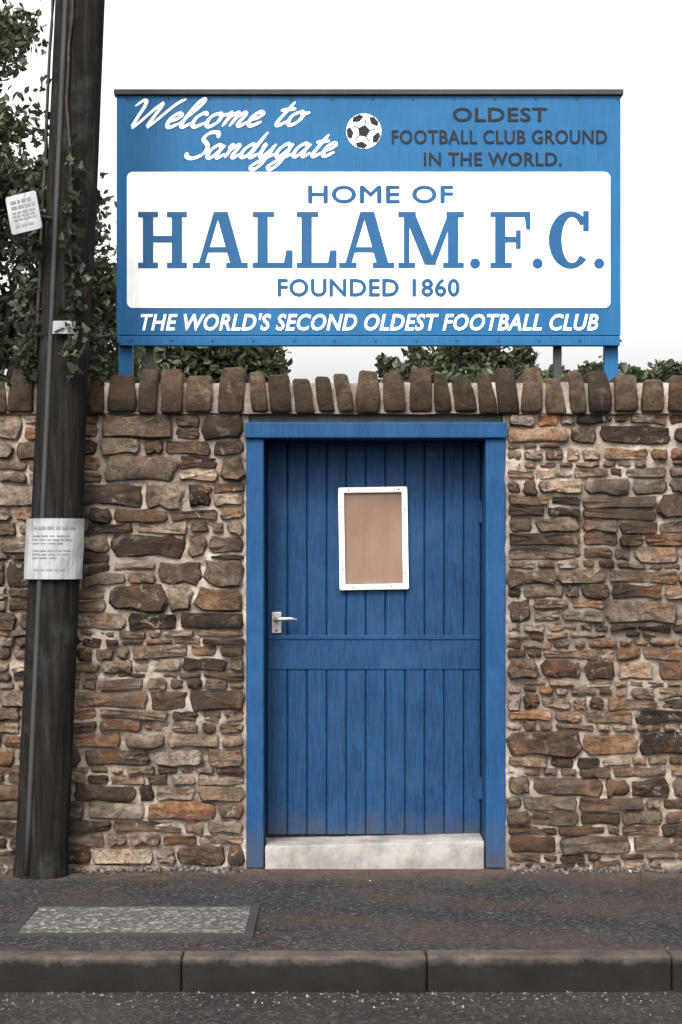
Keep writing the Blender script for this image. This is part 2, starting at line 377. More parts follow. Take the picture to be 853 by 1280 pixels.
def lay(x0, x1, z0, z1, seed):
    r = random.Random(seed)
    zs = [z0]
    while zs[-1] < z1 - .06: zs.append(zs[-1] + r.choice((.036, .045, .055, .068, .085, .12)))
    sc = (z1 - z0) / (zs[-1] - z0); zs = [z0 + (z - z0) * sc for z in zs]
    def curve(k):
        if k in (0, len(zs) - 1): return lambda x: zs[k]
        return lambda x: zs[k] + .028 * noise.noise(Vector((x * 1.7, k * 3.7, seed))) + .012 * noise.noise(Vector((x * 6, k * 5.1, seed)))
    for k in range(len(zs) - 1):
        lo, hi = curve(k), curve(k + 1); H = zs[k + 1] - zs[k]; x = x0 + r.uniform(-.05, .0)
        x = x0
        while x < x1 - .02:
            w = H * r.choice((1.1, 1.6, 2.2, 2.8, 3.6, 4.6)) * r.uniform(.85, 1.15); w = max(.075, min(w, .36))
            if x1 - (x + w) < .08: w = x1 - x
            j = r.uniform(.004, .011); g = r.uniform(.002, .0085)
            nsub = 1
            if H > .09 and r.random() < .5: nsub = 2
            if H > .125 and r.random() < .4: nsub = 3
            if w < .1 and nsub > 1 and r.random() < .6: nsub = 1
            cuts = [0]
            for q in range(1, nsub): cuts.append(q / nsub + r.uniform(-.12, .12) / nsub)
            cuts.append(1)
            for q in range(nsub):
                t0, t1 = cuts[q], cuts[q + 1]; sl0, sl1 = r.uniform(-.012, .012), r.uniform(-.012, .012)
                xa, xb = x, x + w
                fb = (lambda X, t=t0, s=sl0: lo(X) + (hi(X) - lo(X)) * t + (s * (X - x - w / 2) / w if 0 < t < 1 else 0) + g)
                ft = (lambda X, t=t1, s=sl1: lo(X) + (hi(X) - lo(X)) * t + (s * (X - x - w / 2) / w if 0 < t < 1 else 0) - g)
                parts = [(xa, xb)]
                if nsub > 1 and w > .2 and r.random() < .55:
                    m = xa + w * r.uniform(.35, .65); parts = [(xa, m), (m, xb)]
                for (pa, pb) in parts:
                    if ft((pa + pb) / 2) - fb((pa + pb) / 2) < .014: continue
                    V, Fc = stone_geo(pa + j, pb - j, fb, ft, r.random())
                    cxm, czm = (pa + pb) / 2, ft((pa + pb) / 2)
                    inview = max(0, min(pb, 1.66) - max(pa, -1.66)) * (ft(cxm) - fb(cxm))
                    stones.append((inview, V, Fc, min(1, max(0, r.gauss(.46, .29)))))
            x += w
lay(WX0, DL - .004, -.06, ZC - .004, 11)
lay(DR + .004, WX1, -.06, ZC - .004, 23)
stones.sort(key=lambda s: -s[0])
NB = 300
for i, (a, V, Fc, t) in enumerate(stones[:NB]):
    me = bpy.data.meshes.new('stone'); me.from_pydata(V, [], Fc); set_tone(me, [t] * len(V))
    link_obj('stone', me, M['stone'], wall, i % 5 == 0)
VV, FF, TT = [], [], []
for (a, V, Fc, t) in stones[NB:]:
    o = len(VV); VV += V; FF += [tuple(i + o for i in f) for f in Fc]; TT += [t] * len(V)
me = bpy.data.meshes.new('small_stones'); me.from_pydata(VV, [], FF); set_tone(me, TT)
o = link_obj('small_stones', me, M['stone'], wall, True); o['kind'] = 'stuff'

# lintel over the doorway and bed of the coping
box_obj('lintel', DL + .013, DR - .013, .02, WT - .01, PZ(528) + .002, ZC + .008, M['lead'], wall, .004)
bm = bmesh.new(); ztop = PZ(479)
nx = 500; prof = [(-.028, ZC - .006), (-.03, ZC + .02), (-.034, ztop - .02), (-.02, ztop), (.4, ztop), (.43, ztop - .03), (.43, ZC)]
G = []
for i in range(nx + 1):
    x = WX0 + (WX1 - WX0) * i / nx
    G.append([bm.verts.new((x, y + .008 * noise.noise(Vector((x * 11, y * 8, z * 9))) + .004 * noise.noise(Vector((x * 40, y * 8, z * 30))), z + .006 * noise.noise(Vector((x * 9, y * 8, 4 + q))))) for q, (y, z) in enumerate(prof)])
for i in range(nx):
    for q in range(len(prof) - 1): bm.faces.new((G[i][q], G[i][q + 1], G[i + 1][q + 1], G[i + 1][q])[::-1])
from_bm('coping_mortar', bm, M['mortar'], wall, True)
bm = bmesh.new(); box(bm, WX0, WX1, -.02, .425, ZC - .004, ZC + .03); bmesh.ops.recalc_face_normals(bm, faces=bm.faces)
from_bm('coping_bed', bm, M['mortar'], wall)
x = WX0; r = random.Random(5)
while x < WX1:
    w = r.choice((.075, .09, .1, .105, .115, .13)); gap = r.uniform(.009, .024); lean = r.uniform(-.012, .034); top = PZ(r.uniform(459, 475)); y0 = -.068 + r.uniform(-.012, .012)
    bm = bmesh.new(); zb = ZC - .004 + r.uniform(-.006, .006)
    vs = box(bm, x, x + w, y0, .44, zb, top, 0)
    bmesh.ops.subdivide_edges(bm, edges=[e for e in bm.edges if abs(e.verts[0].co.z - e.verts[1].co.z) > .1], cuts=2, use_grid_fill=True)
    mx = x + w / 2; sd = r.uniform(0, 99)
    for v in bm.verts:
        t = (v.co.z - zb) / (top - zb)
        if t > .95:
            v.co.x += (mx - v.co.x) * r.uniform(.0, .3); v.co.y += .025 * (1 if v.co.y < .2 else -1); v.co.z += r.uniform(-.012, .006)
        v.co.x += (t - .5) * -lean + .011 * noise.noise(Vector((v.co.x * 20, v.co.z * 14, sd)))
        v.co.y += .012 * noise.noise(Vector((v.co.x * 15, v.co.z * 12, sd + 9)))
        if t < .05: v.co.x += (mx - v.co.x) * r.uniform(-.05, .08); v.co.y += .012 * (v.co.y < .2)
    bmesh.ops.bevel(bm, geom=[e for e in bm.edges if e.calc_face_angle(0) > .7], offset=.011, segments=1, affect='EDGES', clamp_overlap=True)
    bmesh.ops.recalc_face_normals(bm, faces=bm.faces)
    me = bpy.data.meshes.new('coping_stone'); bm.to_mesh(me); bm.free(); set_tone(me, [r.random()] * len(me.vertices))
    link_obj('coping_stone', me, M['coping'], wall, True)
    x += w + gap

# ------------------------------------------------------------------ doorway
DY = .24                                   # depth of the door face behind the wall face
door = thing('entrance_door', 'blue boarded wooden door in a blue frame with white framed notice panel', 'door', (PX(470), 0, 0))
fb = M['frame_blue']
box_obj('jamb', DL, PX(330), -.012, .3, .0, PZ(548) - .002, fb, door, .006)
box_obj('jamb', PX(607), DR, -.012, .3, .0, PZ(548) - .002, fb, door, .006)
box_obj('frame_head', DL - .006, DR + .006, -.035, .3, PZ(548), PZ(528), fb, door, .007)
L0, L1, ZB = PX(330) + .004, PX(607) - .004, .126
ZT = PZ(548) - .006
g0 = PX(335, DY); pitch = 24.5 * (CAM_D + DY) / F
edges = [L0] + [g0 + i * pitch for i in range(1, 12)] + [L1]
edges = [e for e in edges if L0 <= e <= L1]
for a, b in zip(edges, edges[1:]):
    bm = bmesh.new(); d = rnd.uniform(0, .0025); px = door.location.x
    q = .0055
    P = [(a + .0012, DY + .03), (a + .0012, DY + d + q), (a + q + .001, DY + d), (b - q - .001, DY + d), (b - .0012, DY + d + q), (b - .0012, DY + .03)]
    lo = [bm.verts.new((x - px, y, ZB)) for x, y in P]; hi = [bm.verts.new((x - px, y, ZT)) for x, y in P]
    for i in range(len(P)): bm.faces.new((lo[i], lo[(i + 1) % 6], hi[(i + 1) % 6], hi[i]))
    bm.faces.new(lo[::-1]); bm.faces.new(hi); bmesh.ops.recalc_face_normals(bm, faces=bm.faces)
    from_bm('board', bm, M['door_blue'], door)
box_obj('backing', L0 - .02, L1 + .02, DY + .031, DY + .045, ZB - .02, ZT + .02, M['door_blue'], door, 0)
mr = box_obj('middle_rail', L0 + .004, L1 - .004, DY - .004, DY + .012, PZ(837, DY), PZ(800, DY), M['door_blue'], door, .004)
mo = box_obj('moulding', L0 + .004, L1 - .004, DY - .009, DY + .01, PZ(799.5, DY), PZ(794, DY), M['door_blue'], door, .003)
# notice panel in a white frame
bx0, bx1, bz0, bz1 = PX(424, DY), PX(510, DY), PZ(737, DY), PZ(609, DY)
ncx, ncz = (bx0 + bx1) / 2, (bz0 + bz1) / 2
nf = bpy.data.objects.new('notice_frame', None)
bm = bmesh.new(); t = .027; W2, H2 = (bx1 - bx0) / 2, (bz1 - bz0) / 2
def mitre(bm, pts, y0, y1):
    f = [bm.verts.new((x, y0, z)) for x, z in pts]; b = [bm.verts.new((x, y1, z)) for x, z in pts]
    n = len(pts); bm.faces.new(f); bm.faces.new(b[::-1])
    for i in range(n): bm.faces.new((f[i], b[i], b[(i + 1) % n], f[(i + 1) % n]))
panel = box_obj('notice_panel', door.location.x + -W2 + .02, door.location.x + W2 - .02, -.004, .012, -H2 + .02, H2 - .02, M['board_tan'], door, .001)
panel.location = (ncx - door.location.x, DY - .006, ncz); panel.rotation_euler = (0, R(-.9), 0)
frs = [[(-W2, H2), (W2, H2), (W2 - t, H2 - t), (-W2 + t, H2 - t)], [(-W2, -H2), (-W2 + t, -H2 + t), (W2 - t, -H2 + t), (W2, -H2)],
       [(-W2, -H2 + .001), (-W2, H2 - .001), (-W2 + t, H2 - t - .001), (-W2 + t, -H2 + t + .001)], [(W2, -H2 + .001), (W2 - t, -H2 + t + .001), (W2 - t, H2 - t - .001), (W2, H2 - .001)]]
for pts in frs:
    bm = bmesh.new(); mitre(bm, pts, -.022 + rnd.uniform(-.001, .001), .004); bmesh.ops.recalc_face_normals(bm, faces=bm.faces)
    bmesh.ops.bevel(bm, geom=[e for e in bm.edges if e.calc_face_angle(0) > 1], offset=.003, segments=2, affect='EDGES')
    from_bm('frame_rail', bm, M['frame_white'], panel)
for (sx, sz) in ((-W2 + .013, H2 * .62), (-W2 + .014, -H2 * .6), (W2 - .013, H2 * .55), (W2 - .014, -H2 * .68), (-W2 * .6, -H2 + .013), (W2 * .5, -H2 + .014), (W2 * .75, H2 - .013), (-W2 * .7, H2 - .014)):
    bm = bmesh.new(); tube(bm, [(sx, -.026, sz), (sx, -.02, sz)], [.0042, .0042], 8); bmesh.ops.recalc_face_normals(bm, faces=bm.faces); from_bm('screw', bm, M['dark_steel'], panel, False)
# lever handle
hp = box_obj('handle_plate', PX(340, DY), PX(352, DY), DY - .012, DY + .006, PZ(799, DY) + .03, PZ(765, DY), M['metal'], door, .003)
bm = bmesh.new(); px = door.location.x
tube(bm, [(PX(346, DY) - px, DY - .008, PZ(774, DY)), (PX(346, DY) - px, DY - .05, PZ(774, DY))], [.011, .010], 12)
tube(bm, [(PX(343, DY) - px, DY - .05, PZ(774, DY)), (PX(352, DY) - px, DY - .054, PZ(773.5, DY)), (PX(364, DY) - px, DY - .052, PZ(773, DY)), (PX(372, DY) - px, DY - .046, PZ(774.5, DY))], [.0095, .0095, .0085, .006], 12)
bmesh.ops.recalc_face_normals(bm, faces=bm.faces); from_bm('lever', bm, M['metal'], hp, True)
bm = bmesh.new(); tube(bm, [(PX(346, DY) - px, DY - .0135, PZ(788, DY)), (PX(346, DY) - px, DY - .01, PZ(788, DY))], [.006, .006], 10); bmesh.ops.recalc_face_normals(bm, faces=bm.faces); from_bm('keyhole', bm, M['dark_steel'], hp)
for Y in (640, 985):
    hg = box_obj('hinge', PX(598, DY), PX(606, DY), DY - .01, DY + .006, PZ(Y + 14, DY), PZ(Y - 14, DY), M['door_blue'], door, .003)
# worn pale step under the door
stp = thing('door_step', 'worn pale concrete step under the blue door', 'step', (PX(467), 0, 0))
bm = bmesh.new(); sx0, sx1 = PX(331) + .002 - PX(467), PX(606) - .002 - PX(467)
box(bm, sx0, sx1, -.008, .3, -.05, PZ(1053), .008)
bmesh.ops.subdivide_edges(bm, edges=[e for e in bm.edges if abs(e.verts[0].co.x - e.verts[1].co.x) > .5], cuts=18, use_grid_fill=True)
for v in bm.verts:
    if v.co.z > .05: v.co.z += -.012 + .026 * (v.co.x - sx0) / (sx1 - sx0) - .006
    v.co.y += .004 * noise.noise(v.co * 9) ; v.co.z += .003 * noise.noise(v.co * 12)
bmesh.ops.recalc_face_normals(bm, faces=bm.faces); from_bm('tread', bm, M['step'], stp, True)

# ------------------------------------------------------------------ the sign
SY = .52                                    # sign face, just behind the coping
sx = lambda X: PX(X, SY); sz = lambda Y: PZ(Y, SY)
sign = thing('welcome_sign', 'large blue and white painted football ground sign on posts above the wall', 'sign', (sx(461), SY, 0))
ox = sign.location.x
def sbox(name, X0, X1, Y0, Y1, d0, d1, mat, bevel=.002):
    return box_obj(name, sx(X0), sx(X1), SY + d0, SY + d1, sz(Y1), sz(Y0), mat, sign, bevel)
sbox('board', 146, 776, 119.5, 419, 0, .045, M['sign_blue'])
sbox('bottom_rail', 147, 775, 420, 432, -.006, .05, M['sign_blue'], .003)
sbox('top_cap', 143, 779, 112.5, 119, -.02, .06, M['dark_steel'], .002)
for X0, X1 in ((147, 164), (758, 775)):
    box_obj('post', sx(X0), sx(X1), SY + .051, SY + .12, -.3, sz(119.7), M['sign_blue'], sign, .004)
for X0, X1 in ((181, 191), (694, 704)):
    box_obj('brace', sx(X0), sx(X1), SY + .052, SY + .1, -.3, sz(300), M['dark_steel'], sign, .003)
for X in range(160, 775, 51):
    for Y in (426, 123.5):
        bm = bmesh.new(); d_ = -.006 if Y > 200 else 0; x_ = sx(X + (4 if Y > 200 else 0)) - ox
        tube(bm, [(x_, d_ - .004, sz(Y)), (x_, d_ + .004, sz(Y))], [.006, .007], 8); bmesh.ops.recalc_face_normals(bm, faces=bm.faces); from_bm('bolt', bm, M['dark_steel'], sign)
# white field with rounded corners
def rrect(x0, x1, z0, z1, r, n=6):
    P = []
    for cx, cz, a in ((x1 - r, z1 - r, 0), (x0 + r, z1 - r, 90), (x0 + r, z0 + r, 180), (x1 - r, z0 + r, 270)):
        for i in range(n + 1):
            t = R(a + 90 * i / n); P.append((cx + r * math.cos(t), cz + r * math.sin(t)))
    return P
def plate(name, pts, d0, d1, mat, parent=sign):
    bm = bmesh.new(); mitre(bm, [(x - ox, z) for x, z in pts], d0, d1); bmesh.ops.recalc_face_normals(bm, faces=bm.faces)
    return from_bm(name, bm, mat, parent)
plate('white_field', rrect(sx(159), sx(763), sz(385), sz(215), .03), -.004, .001, M['sign_white'])
SPX = (CAM_D + SY) / F
def text(s, X0, X1, Yb, Yt, mat, name, shear=0, bold=.0, base=-.001, fat=0):
    cu = bpy.data.curves.new('text', 'FONT'); cu.body = s; cu.size = 1; cu.offset = bold; cu.shear = shear; cu.extrude = .002; cu.space_character = 1.06; cu.resolution_u = 3
    o = bpy.data.objects.new('text', cu); C.objects.link(o); bpy.context.view_layer.update()
    me = bpy.data.meshes.new_from_object(o.evaluated_get(bpy.context.evaluated_depsgraph_get())); bpy.data.objects.remove(o)
    xs = [v.co.x for v in me.vertices]; ys = [v.co.y for v in me.vertices]; zs_ = [v.co.z for v in me.vertices]
    mnx, mxx = min(xs), max(xs); cap = .729 if True else max(ys); lo = 0
    for v in me.vertices:
        x = sx(X0) + (v.co.x - mnx) / (mxx - mnx) * (sx(X1) - sx(X0)) - ox
        z = sz(Yb) + (v.co.y / cap) * (sz(Yt) - sz(Yb))
        y = base - .0015 - (.0012 if v.co.z > 0 else 0)
        v.co = (x, y, z)
    bm = bmesh.new(); bm.from_mesh(me); bmesh.ops.remove_doubles(bm, verts=bm.verts, dist=1e-6); bpy.data.meshes.remove(me); seen = set()
    for v0 in bm.verts:                      # one part for each letter
        if v0 in seen: continue
        comp = []; st = [v0]; seen.add(v0)
        while st:
            v = st.pop(); comp.append(v)
            for e in v.link_edges:
                o2 = e.other_vert(v)
                if o2 not in seen: seen.add(o2); st.append(o2)
        ix = {v: i for i, v in enumerate(comp)}; fs = {f for v in comp for f in v.link_faces}
        VV_ = [tuple(v.co) for v in comp]; FF_ = [[ix[v] for v in f.verts] for f in fs]; n0 = len(VV_); f0 = list(FF_)
        if fat:
            for q, (dx, dz) in enumerate(((fat, 0), (-fat, 0), (0, fat), (0, -fat))):
                FF_ += [[i + n0 * (q + 1) for i in f] for f in f0]; VV_ += [(a + dx * SPX, b + .00016 * (q + 1), c_ + dz * SPX) for a, b, c_ in VV_[:n0]]
        m2 = bpy.data.meshes.new(name); m2.from_pydata(VV_, [], FF_); link_obj(name, m2, mat, sign)
    bm.free()
text('OLDEST', 566, 684, 151.5, 134, M['letter_black'], 'letter', 0, .016)
text('FOOTBALL CLUB GROUND', 490, 759, 179.5, 162, M['letter_black'], 'letter', 0, .016)
text('IN THE WORLD.', 530, 702, 207, 190, M['letter_black'], 'letter', 0, .016)
text('HOME OF', 386, 566, 253.5, 231.5, M['letter_blue'], 'letter', 0, 0, -.0045, .8)
text('FOUNDED 1860', 348, 574, 370, 348, M['letter_blue'], 'letter', 0, 0, -.0045, .8)
text("THE WORLD'S SECOND OLDEST FOOTBALL CLUB", 176, 748, 412.5, 392, M['letter_white'], 'letter', .25, .022)

def strokes(name, polys, mat, base):
    """flat polygons, each a hair deeper than the last so that none are coplanar"""
    bm = bmesh.new()
    for i, P in enumerate(polys):
        d = base - .0018 - .00025 * (i % 7)
        mitre(bm, [(sx(X) - ox, sz(Y)) for X, Y in P], d, base)
    bmesh.ops.recalc_face_normals(bm, faces=bm.faces)
    return from_bm(name, bm, mat, sign)
T, B_ = 265, 335
def rect(x0, x1, y0, y1): return [(x0, y0), (x1, y0), (x1, y1), (x0, y1)]
def bar(a, b, w0): return [(a[0] - w0 / 2, a[1]), (a[0] + w0 / 2, a[1]), (b[0] + w0 / 2, b[1]), (b[0] - w0 / 2, b[1])]
sf = 6.5
def gH(x, w): return [rect(x + 6, x + 19, T, B_), rect(x + w - 19, x + w - 6, T, B_), rect(x + 19, x + w - 19, 295, 303), rect(x, x + 25, T, T + sf), rect(x, x + 25, B_ - sf, B_), rect(x + w - 25, x + w, T, T + sf), rect(x + w - 25, x + w, B_ - sf, B_)]
def gA(x, w): return [bar((x + w / 2 - 4, T), (x + 10, B_), 8), bar((x + w / 2 + 2, T), (x + w - 13, B_), 15), rect(x + 18, x + w - 18, 309, 315.5), rect(x, x + 22, B_ - sf, B_), rect(x + w - 27, x + w, B_ - sf, B_)]
def gL(x, w): return [rect(x + 6, x + 19, T, B_), rect(x, x + 27, T, T + sf), rect(x, x + w, B_ - sf, B_), [(x + w - 12, B_), (x + w - 8, B_ - 22), (x + w, B_ - 22), (x + w, B_)]]
def gM(x, w): return [rect(x + 7, x + 14, T, B_), rect(x + w - 20, x + w - 7, T, B_), bar((x + 13, T), (x + w / 2 - 1, B_ - 4), 14), bar((x + w - 15, T), (x + w / 2 + 1, B_ - 4), 8), rect(x, x + 22, T, T + sf), rect(x, x + 21, B_ - sf, B_), rect(x + w - 22, x + w, T, T + sf), rect(x + w - 26, x + w, B_ - sf, B_)]
def gF(x, w): return [rect(x + 6, x + 19, T, B_), rect(x, x + w, T, T + sf), rect(x, x + 27, B_ - sf, B_), rect(x + 19, x + w - 15, 296, 303), [(x + w - 8, T), (x + w, T), (x + w, T + 22), (x + w - 5, T + 22)], rect(x + w - 18, x + w - 12, 288, 311)]
def gC(x, w):
    P = []; cx, cy = x + w / 2 + 1, (T + B_) / 2; polys = []
    A = [R(a) for a in range(38, 325, 14)]
    pt = lambda a, rx, ry, dx=0: (cx + dx + rx * math.cos(a), cy - ry * math.sin(a))
    for a0, a1 in zip(A, A[1:]):
        polys.append([pt(a0, w / 2, 36), pt(a1, w / 2, 36), pt(a1, w / 2 - 14, 29, 2), pt(a0, w / 2 - 14, 29, 2)])
    polys.append(rect(x + w - 10, x + w - 3, T - 1, T + 24)); return polys
def dot(x, y=329.5, r=6.5): return [[(x + r * math.cos(R(a)), y + r * math.sin(R(a))) for a in range(0, 360, 30)]]
for gl in (gH(173, 61), gA(241, 69), gL(316, 50), gL(371, 50), gA(424, 69), gM(498, 82), dot(594), gF(613, 50), dot(672), gC(685, 54), dot(749)):
    strokes('letter', gl, M['letter_blue'], -.0045)
# brush script
GLY = {'W': ([[(-.15, 1.6), (.05, 2.0), (.25, 1.7), (.38, .05), (.85, 1.55), (1.0, 1.6), (1.02, .05), (1.55, 1.6), (1.85, 2.05)]], 1.7),
 'e': ([[(0, .4), (.35, .6), (.46, .85), (.28, 1), (.08, .7), (.12, .18), (.32, 0), (.62, .3)]], .6),
 'l': ([[(0, .3), (.36, 1.4), (.4, 1.95), (.24, 1.95), (.13, 1.2), (.12, .25), (.27, 0), (.52, .3)]], .5),
 'c': ([[(.48, .8), (.3, 1), (.08, .7), (.1, .2), (.3, 0), (.62, .3)]], .6),
 'o': ([[(.32, 1), (.08, .7), (.1, .2), (.3, 0), (.52, .3), (.52, .75), (.34, 1), (.5, .8), (.75, .9)]], .72),
 'm': ([[(0, .75), (.12, 1), (.16, .6), (.13, 0)], [(.14, .5), (.36, .97), (.48, .8), (.44, 0)], [(.45, .5), (.68, .97), (.8, .8), (.75, .2), (.88, 0), (1.1, .3)]], 1.08),
 'n': ([[(0, .75), (.12, 1), (.16, .6), (.13, 0)], [(.14, .5), (.38, .97), (.5, .8), (.45, .2), (.58, 0), (.8, .3)]], .78),
 't': ([[(.34, 1.7), (.24, .9), (.18, .2), (.32, 0), (.58, .3)], [(-.02, 1.08), (.3, 1.15), (.58, 1.2)]], .56),
 'S': ([[(1.0, 1.55), (.85, 1.95), (.45, 1.95), (.32, 1.5), (.75, .95), (.8, .35), (.45, 0), (.08, .12), (-.05, .45)]], .98),
 'a': ([[(.52, .85), (.3, 1), (.08, .65), (.1, .15), (.3, .02), (.5, .5), (.58, .98), (.53, .25), (.66, 0), (.88, .3)]], .86),
 'd': ([[(.52, .85), (.3, 1), (.08, .65), (.1, .15), (.3, .02), (.5, .5), (.68, 1.95)], [(.68, 1.95), (.55, .25), (.68, 0), (.9, .3)]], .88),
 'y': ([[(0, .75), (.1, 1), (.12, .3), (.28, .03), (.5, .5), (.6, 1)], [(.6, 1), (.5, -.5), (.28, -.95), (.08, -.7), (.4, -.2), (.88, .25)]], .85),
 'g': ([[(.52, .85), (.3, 1), (.08, .65), (.1, .15), (.3, .02), (.5, .5), (.6, 1)], [(.6, 1), (.5, -.5), (.28, -.95), (.08, -.7), (.4, -.2), (.88, .25)]], .85), ' ': ([], .55)}
def catmull(P, n=7):
    P = [Vector(p) for p in P]; Q = [P[0] * 2 - P[1]] + P + [P[-1] * 2 - P[-2]]; o = []
    for i in range(1, len(Q) - 2):
        a, b, c, d = Q[i - 1], Q[i], Q[i + 1], Q[i + 2]
        for k in range(n):
            t = k / n; o.append(.5 * ((2 * b) + (c - a) * t + (2 * a - 5 * b + 4 * c - d) * t * t + (3 * b - a - 3 * c + d) * t ** 3))
    o.append(P[-1]); return o
def script(word, X0, X1, Yb, xh, rise, slant=.42):
    adv = 0; ss = []; gid = []
    for ch in word:
        st, a = GLY[ch]
        for P in st: ss.append([(x + adv, y) for x, y in P]); gid.append(len(gid) and adv)
        adv += a
    xs = [x + slant * y for P in ss for x, y in P]; mn, mx = min(xs), max(xs); kx = (X1 - X0) / (mx - mn)
    nib = Vector((math.cos(R(35)), math.sin(R(35)))); lay_ = 0
    bms = {}
    for P, gi in zip(ss, gid):
        bm = bms.setdefault(gi, bmesh.new()) if gi in bms else bms.setdefault(gi, bmesh.new())
        pts = [Vector((X0 + (p.x + slant * p.y - mn) * kx, p.y * xh)) for p in catmull(P)]
        L = []; Rr = []
        for i, p in enumerate(pts):
            d = (pts[min(i + 1, len(pts) - 1)] - pts[max(i - 1, 0)])
            d = d.normalized() if d.length > 1e-6 else Vector((1, 0)); nrm = Vector((-d.y, d.x))
            wdt = 1.5 + 1.35 * abs(nrm.dot(nib)); e = min(i, len(pts) - 1 - i); wdt *= min(1, .5 + e * .2)
            L.append(p + nrm * wdt); Rr.append(p - nrm * wdt)
        lay_ += 1
        for i in range(len(pts) - 1):
            dd = -.0022 - .00022 * (lay_ % 5) - .00003 * i
            q = [L[i], L[i + 1], Rr[i + 1], Rr[i]]
            if i: q = [L[i] - (L[i + 1] - L[i]) * .08, L[i + 1], Rr[i + 1], Rr[i] - (Rr[i + 1] - Rr[i]) * .08]
            bm.faces.new([bm.verts.new((sx(v.x) - ox, dd, sz(Yb - v.y - rise * (v.x - X0) / (X1 - X0)))) for v in q])
    for bm in bms.values():
        bmesh.ops.recalc_face_normals(bm, faces=bm.faces)
        from_bm('script_letter', bm, M['letter_white'], sign)
script('Welcome to', 166, 388, 160, 17, 4)
script('Sandygate', 234, 420, 198, 16, 3)
# football emblem
fx, fy, fr = 455, 164, 22
ball = strokes('football_emblem', [[(fx + fr * math.cos(R(a)), fy + fr * math.sin(R(a))) for a in range(0, 360, 10)]], M['letter_white'], 0)
pp = []
def pent(cx, cy, r, rot, sq=1.0, ax=0):
    o = []
    for i in range(5):
        a = R(rot + 72 * i); vx, vy = r * math.cos(a), r * math.sin(a)
        u = vx * math.cos(ax) + vy * math.sin(ax); v = -vx * math.sin(ax) + vy * math.cos(ax); u *= sq
        X, Y = cx + u * math.cos(ax) - v * math.sin(ax), cy + u * math.sin(ax) + v * math.cos(ax)
        L = math.hypot(X - fx, Y - fy)
        if L > fr - .3: X, Y = fx + (X - fx) * (fr - .3) / L, fy + (Y - fy) * (fr - .3) / L
        o.append((X, Y))
    return o
pp.append(pent(fx, fy, 8, -80))
for i in range(5):
    a = R(-44 + 72 * i); pp.append(pent(fx + 18 * math.cos(a), fy + 18 * math.sin(a), 8, math.degrees(a) + 180, .62, a))
bm = bmesh.new()
for i, P in enumerate(pp): mitre(bm, [(sx(X) - ox, sz(Y)) for X, Y in P], -.0032, -.001)
for i in range(5):
    a = R(-80 + 72 * i); p0 = (fx + 7 * math.cos(a), fy + 7 * math.sin(a)); p1 = (fx + 15 * math.cos(a), fy + 15 * math.sin(a)); nx_, ny_ = -math.sin(a) * .7, math.cos(a) * .7
    mitre(bm, [(sx(X) - ox, sz(Y)) for X, Y in ((p0[0] + nx_, p0[1] + ny_), (p1[0] + nx_, p1[1] + ny_), (p1[0] - nx_, p1[1] - ny_), (p0[0] - nx_, p0[1] - ny_))], -.0028, -.001)
bmesh.ops.recalc_face_normals(bm, faces=bm.faces); from_bm('black_patches', bm, M['letter_black'], ball)

# ------------------------------------------------------------------ pole beside the wall with its plates
PY = -.17
def pole_x(z): Yp = 692 - (z - CAM_H) * F / (CAM_D + PY); return PX(52 + (1080 - Yp) * .045, PY)
pr = 31.5 * (CAM_D + PY) / F
pole = thing('utility_pole', 'dark weathered timber utility pole standing against the stone wall', 'pole', (pole_x(0), PY, 0))
bm = bmesh.new(); pts = []; rad = []
for i in range(120):
    z = -.25 + 8.2 * i / 119; pts.append((pole_x(z) - pole.location.x, 0, z)); rad.append(pr * (1.03 - .012 * z) + .05 * max(0, .12 - z))
rings = tube(bm, pts, rad, 40)
for rg in rings:
    for i, v in enumerate(rg):
        a = 2 * math.pi * i / 40; c = Vector((math.cos(a) * 2.2, math.sin(a) * 2.2, v.co.z * .35))
        n = .006 * noise.noise(c * 2.3) - .012 * max(0, noise.noise(Vector((math.cos(a) * 4, math.sin(a) * 4, v.co.z * .5))) - .25)
        ctr = Vector((pole_x(v.co.z) - pole.location.x, 0, v.co.z)); v.co += (v.co - ctr).normalized() * n
bmesh.ops.recalc_face_normals(bm, faces=bm.faces); from_bm('shaft', bm, M['pole'], pole, True)
